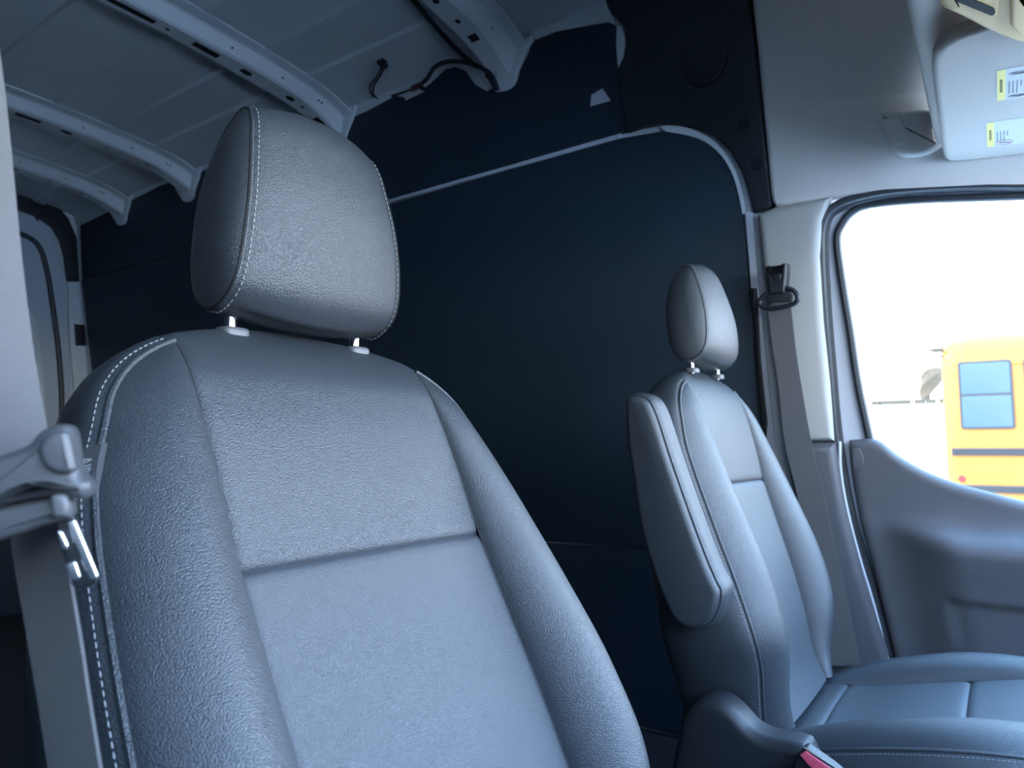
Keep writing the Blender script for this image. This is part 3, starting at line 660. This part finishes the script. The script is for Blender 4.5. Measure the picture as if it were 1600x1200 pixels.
# recliner cover, buckle
YS = 1.115
so_ = [(1058, 1240), (1058, 1150), (1066, 1118), (1086, 1098), (1110, 1094), (1132, 1102), (1152, 1120), (1172, 1142), (1200, 1156), (1240, 1164), (1262, 1178), (1262, 1240)]
f2 = lambda x, z, n=0.: np.array([x, YS + .05 - n, z])
m = M(); m.slab(spline([yp(*q, YS) for q in so_], 3, True), f2, .055, .018, -.005, 5); m.build('recliner_cover', PLA, far, angle=80)
YB = 1.075
b2 = [yp(*q, YB) for q in [(1243, 1180), (1258, 1168), (1300, 1198), (1350, 1240), (1300, 1260), (1232, 1240)]]
f3 = lambda x, z, n=0.: np.array([x, YB + .022 - n, z])
bb = M(); bb.slab(rounded(b2, .004), f3, .022, .004, 0); bk = bb.build('belt_buckle', PLD, far)
m = M(); m.slab(rounded([yp(*q, YB - .001) for q in [(1250, 1179), (1259, 1173), (1300, 1202), (1330, 1228), (1318, 1232), (1284, 1212), (1264, 1196)]], .0015), f3, .0030, .001, .0215); mm = m.build('release_button', REDB, bk); mm['label'] = 'pinkish red release button'
m = M()
for i in range(12):
    a = np.array(yp(1266 + i * 4, 1179 + i * 3, YB)); m.tube([f3(a[0], a[1] - .002, .0235), f3(a[0] + .001, a[1] + .0035, .0235)], .0006, 5)
m.tube([f3(*yp(1245, 1178, YB), .022), f3(*yp(1256, 1168, YB), .022), f3(*yp(1310, 1203, YB), .022)], .0012, 6); m.build('buckle_edge', STEEL, bk)
# little belt stop visible right of the far seat
m = M(); m.slab(rounded(wps([(1293, 838), (1300, 838), (1304, 862), (1297, 862)], .07), .003), wf, .012, .004, .06); tag(m.build('belt_stop', PLD), 'small dark button on the pillar cover right of the far backrest', 'button')

# ------------------------------------------------------------------ far seat belt
fbx = empty('seat_belt', wf(-.44, 1.28, .06), 'charcoal belt hanging from pillar ring behind the driver seat', 'seat belt')
# guide ring
g0 = [(1190, 478), (1188, 468), (1202, 456), (1212, 450), (1236, 452), (1246, 462), (1244, 472), (1230, 478), (1205, 482)]
m = M(); c = spline([wf(*wp(*q, .085), .085) for q in g0], 4, True); m.tube(c, .0062, 10, True); m.build('guide_ring', PLD, fbx)
m = M(); m.slab(rounded(wps([(1205, 456), (1232, 452), (1240, 462), (1238, 472), (1200, 474), (1196, 466)], .075), .004), wf, .01, .004, .072); m.build('ring_plate', PLA, fbx)
m = M(); m.slab(rounded(wps([(1196, 416), (1203, 415), (1206, 428), (1219, 427), (1221, 412), (1229, 411), (1229, 430), (1226, 458), (1202, 460), (1198, 440)], .09), .0025), wf, .04, .006, .055); m.build('anchor_cover', PLA, fbx)
m = M(); m.slab(rounded(wps([(1205, 428), (1220, 427), (1218, 437), (1208, 438)], .10), .003), wf, .006, .002, .09); m.build('cover_clip', PLD, fbx)
L1 = [(1199, 478), (1207, 540), (1216, 600), (1226, 690), (1245, 770), (1262, 850), (1276, 920), (1300, 1040)]; R1 = [(1236, 476), (1243, 540), (1252, 600), (1268, 690), (1287, 770), (1304, 850), (1320, 920), (1345, 1040)]
rows = []
A1 = spline(wps(L1, .075), 5); B1 = spline(wps(R1, .075), 5)
for a, b in zip(A1, B1):
    rows.append([wf(*a, .075), wf(*b, .075), wf(*b, .0765), wf(*a, .0765)])
m = M(); m.grid(rows, True, True); m.build('webbing', BELT, fbx)

# ------------------------------------------------------------------ near seat belt with tongue
nbx = empty('seat_belt', (-.36, .15, .70), 'foreground belt with black tongue hanging at left picture edge', 'seat belt')
def bp(px, py, Y): return hit(px, py, (0, 1, 0), Y)
def strap(Ls, Rs, YL, YR, name):
    a = spline([bp(*q, y) for q, y in zip(Ls, YL)], 8); b = spline([bp(*q, y) for q, y in zip(Rs, YR)], 8); rows = []
    for p, q in zip(a, b):
        n = np.cross(q - p, np.array([0, 0, 1.])); n /= np.linalg.norm(n); k = []
        for u in np.linspace(0, 1, 9): k.append(p + (q - p) * u + n * (.0009 + .0012 * math.sin(math.pi * u) * .5))
        for u in np.linspace(1, 0, 9): k.append(p + (q - p) * u - n * (.0005 - .0012 * math.sin(math.pi * u) * .5))
        rows.append(k)
    m = M(); m.grid(rows, True, True); return m.build(name, BELT, nbx)
strap([(-60, -60), (-60, 150), (-60, 400), (-45, 560), (-30, 720), (-10, 800)], [(-22, -60), (6, 150), (32, 400), (54, 560), (80, 700), (92, 790)], [.112, .115, .120, .124, .128, .130], [.142, .145, .148, .150, .151, .151], 'upper_webbing')
strap([(15, 770), (22, 860), (44, 990), (64, 1110), (84, 1240)], [(92, 770), (104, 860), (126, 990), (144, 1110), (165, 1240)], [.160, .160, .161, .162, .163], [.158, .158, .159, .160, .161], 'lower_webbing')
# tongue: moulded head
TN = np.array([.80, -.60, 0.]); TT = np.array([.60, .80, 0.]); TO = np.array([-.335, .150, 0.]); YT = 0.
def tf(x, z, n=0.): return TO + TT * x + TN * n + np.array([0, 0, z])
def tp1(px, py, n=0.):
    p = hit(px, py, TN, TN @ TO + n); return ((p - TO) @ TT, p[2])
tp_ = lambda L, Y=0.: [tp1(*q, -Y) for q in L]
hd1 = [(-70, 740), (-30, 722), (20, 705), (44, 694), (60, 676), (78, 666), (98, 662), (110, 668), (116, 690), (120, 722), (128, 742), (139, 752), (140, 768), (130, 780), (112, 778), (88, 772), (66, 768), (40, 772), (0, 790), (-70, 812)]
m = M(); m.slab([tuple(p) for p in spline(tp_(hd1, YT - .012), 4, True)], tf, .018, .0045, -.004, 6, both=True); tg_ = m.build('tongue_head', TNG, nbx, angle=80)
hk = [(58, 704), (66, 684), (84, 672), (107, 672), (113, 700), (120, 738), (92, 742), (68, 730)]
m = M(); m.slab(rounded(tp_(hk, -.016), .006, 6), tf, .008, .003, .010, 6); m.build('thumb_pad', TNG, tg_, angle=80)
lw = [(-70, 812), (0, 790), (40, 780), (76, 772), (92, 770), (106, 772), (110, 796), (108, 808), (96, 814), (60, 824), (20, 838), (-70, 862)]
m = M(); m.slab([tuple(p) for p in spline(tp_(lw, YT - .008), 4, True)], tf, .014, .004, -.006, 6, both=True); m.build('tongue_foot', TNG, tg_, angle=80)
m = M(); m.slab(rounded(tp_([(78, 772), (104, 770), (110, 790), (108, 806), (84, 810)], YT - .012), .003), tf, .005, .002, .0095); m.build('end_cap', COLR, tg_)
# steel latch plate: black overmoulded plate with bright steel bars
pl_ = tp_([(84, 806), (112, 800), (120, 812), (154, 902), (150, 912), (118, 920), (112, 912)], YT)
m = M(); m.slab(rounded(pl_, .003), tf, .0035, .0012, -.002); m.build('latch_plate', PLD, tg_)
for q in ([(104, 816), (118, 811), (154, 899), (152, 906), (140, 906)], [(102, 881), (119, 876), (127, 901), (124, 906), (112, 908)], [(90, 828), (98, 830), (108, 852), (106, 860), (96, 859)]):
    m = M(); m.slab(rounded(tp_(q, YT - .002), .0012), tf, .0016, .0006, .0016); oo = m.build('latch_bar', STEEL, tg_); oo['label'] = 'bright steel bar'

# ------------------------------------------------------------------ outside
m = M(); m.box((-60, -30, -.85), (60, 60, -.75)); struct(m, 'ground', GND, smooth=False)
bus = empty('school_bus', (4.5, 9.1, -.75), 'yellow school bus parked outside the driver window', 'bus')
BX0, BX1, BY = -.43, 8.5, 8.0
# body shell: section across Y lofted along X, rounded at the rear corner
sec = [(0, -.30), (0, 1.62), (.02, 1.74), (.07, 1.84), (.18, 1.93), (.40, 2.01), (.75, 2.05), (1.20, 2.07), (1.65, 2.05), (2.0, 2.01), (2.22, 1.93), (2.33, 1.84), (2.38, 1.74), (2.4, 1.62), (2.4, -.30)]
rows = []
for x, sc in [(BX0, .93), (BX0 + .02, .965), (BX0 + .06, .988), (BX0 + .12, 1), (BX0 + 4, 1), (BX1 - .12, 1), (BX1, .96)]:
    rows.append([(x, BY + 1.2 + (y - 1.2) * (1 - (1 - sc) * .55), (z - .9) * (1 - (1 - sc) * .5) + .9) for y, z in sec])
m = M(); m.grid(rows, False); m.add(rows[0], [tuple(range(len(sec)))]); m.add(rows[-1], [tuple(range(len(sec)))]); m.build('body', YEL, bus)
def bfr(x, z, n=0.): return np.array([x, BY - n, z])
def brect(x0, x1, z0, z1, n, th, mt, nm, par=bus, r=.004, cr=.03):
    m = M(); m.slab(rounded([(x0, z0), (x1, z0), (x1, z1), (x0, z1)], cr, 3), bfr, th, r, n); return m.build(nm, mt, par)
m = M(); m.grid([[(x, BY + y - .012, z + .012) for y, z in sec[1:14]] for x in (BX0 + .22, BX1 - .1)]); m.build('roof_skin', YEL2, bus)
wz0, wz1 = yp(1502, 671, 8)[1], yp(1500, 566, 8)[1]; wx0 = yp(1499, 620, 8)[0]; ww = yp(1584, 620, 8)[0] - wx0
for i in range(9):
    x0 = wx0 + i * (ww + .085)
    if x0 + ww > BX1 - .3: break
    f = brect(x0, x0 + ww, wz0, wz1, 0, .02, BRAIL, 'window_frame')
    brect(x0 + .02, x0 + ww - .02, wz0 + .02, (wz0 + wz1) / 2 - .01, .018, .006, BGL, 'lower_pane', f, .001, .02)
    brect(x0 + .02, x0 + ww - .02, (wz0 + wz1) / 2 + .012, wz1 - .02, .018, .006, BGL, 'upper_pane', f, .001, .02)
for pz in (706, 764):
    z = yp(1540, pz, 8)[1]; m = M(); m.slab([(BX0 + .05, z - .035), (BX1, z - .035), (BX1, z + .035), (BX0 + .05, z + .035)], bfr, .03, .008, 0)
    for q in (-.02, .0, .02): m.tube([bfr(BX0 + .06, z + q, .033), bfr(BX1, z + q, .033)], .006, 6)
    m.build('rub_rail', BRAIL, bus)
m = M(); z = yp(1503, 748, 8); disc(m, z, .03, bfr, 0, 20); m.slab([(z[0] + .03 * math.cos(a), z[1] + .03 * math.sin(a)) for a in np.linspace(0, 6.283, 17)[:-1]], bfr, .015, .006, 0); m.build('reflector', REDL, bus)
m = M(); z = yp(1472, 557, 8); m.slab([(z[0] + .014 * math.cos(a), z[1] + .014 * math.sin(a)) for a in np.linspace(0, 6.283, 13)[:-1]], bfr, .015, .004, 0); m.build('marker_lamp', REDL, bus)
m = M(); a = yp(1468, 546, 8); m.tube([bfr(a[0] + .03, a[1], -.05), bfr(a[0] - .04, a[1], -.05), bfr(a[0] - .10, a[1] + .004, -.05)], [.02, .025, .008], 8); m.build('rear_lamp_hood', BRN, bus)
for x in (1.2, 6.2):
    for yy in (BY + .05, BY + 2.1):
        m = M(); m.tube([(x, yy, -.28), (x, yy + .25, -.28)], .47, 24); m.build('wheel', RUB, bus)
m = M(); m.box((.4, BY + .5, -.55), (7, BY + 1.9, -.25)); m.build('chassis', BRAIL, bus, smooth=False)
# low white wall with brown coping and a dry tree behind
YW = 24.
zt = yp(1400, 626, YW)[1]
m = M(); m.box((-14, YW, -.75), (14, YW + .3, zt - .12)); tag(m.build('yard_wall', WWL, smooth=False), 'long white yard wall with brown capping beyond the driver window', 'wall')
for i, (a, b, c, d) in enumerate([(1361, 1374, 626, 628), (1376, 1422, 624, 629), (1428, 1444, 622, 626), (1446, 1462, 626, 631), (1467, 1500, 625, 629)]):
    x0 = yp(a, 625, YW)[0]; x1 = yp(b, 625, YW)[0]; m = M(); m.box((x0, YW - .05, zt - .12), (x1, YW + .35, zt + .02))
    tag(m.build('wall_coping', BRN, smooth=False), 'brown capping piece on the white yard wall, ' + ['leftmost of five', 'longest, second from left', 'below the dry tree', 'between dry tree and bus', 'hidden partly behind the bus corner'][i], 'coping', 'brown coping pieces on the yard wall')
tree = empty('dry_tree', (*yp(1450, 640, 26)[:1], 26., -.75), 'brown dry tree beyond the yard wall left of the bus', 'tree')
cx, cz = yp(1452, 600, 26)
m = M(); m.tube([(cx - .15, 26, -.75), (cx - .12, 26, 1.5), (cx - .02, 26, cz)], [.12, .09, .05], 8); m.build('trunk', BRN, tree)
m = M(); rows = []
for i in range(17):
    th = math.pi * i / 16; rows.append([])
    for j in range(24):
        ph = 2 * math.pi * j / 24; r = 1 + .16 * math.sin(3 * ph + i) + .10 * math.sin(7 * ph + 2 * i) + .06 * random.random()
        wd = .36 * (.55 + .45 * math.cos(th * .8)); h = -.02 + .55 * math.cos(th)
        rows[-1].append((cx + wd * math.sin(th) ** .7 * math.cos(ph) * r + .20 * math.cos(th), 26 + wd * math.sin(th) ** .7 * math.sin(ph) * r, cz + h))
m.grid(rows, True, True); m.build('crown', LEAF, tree)
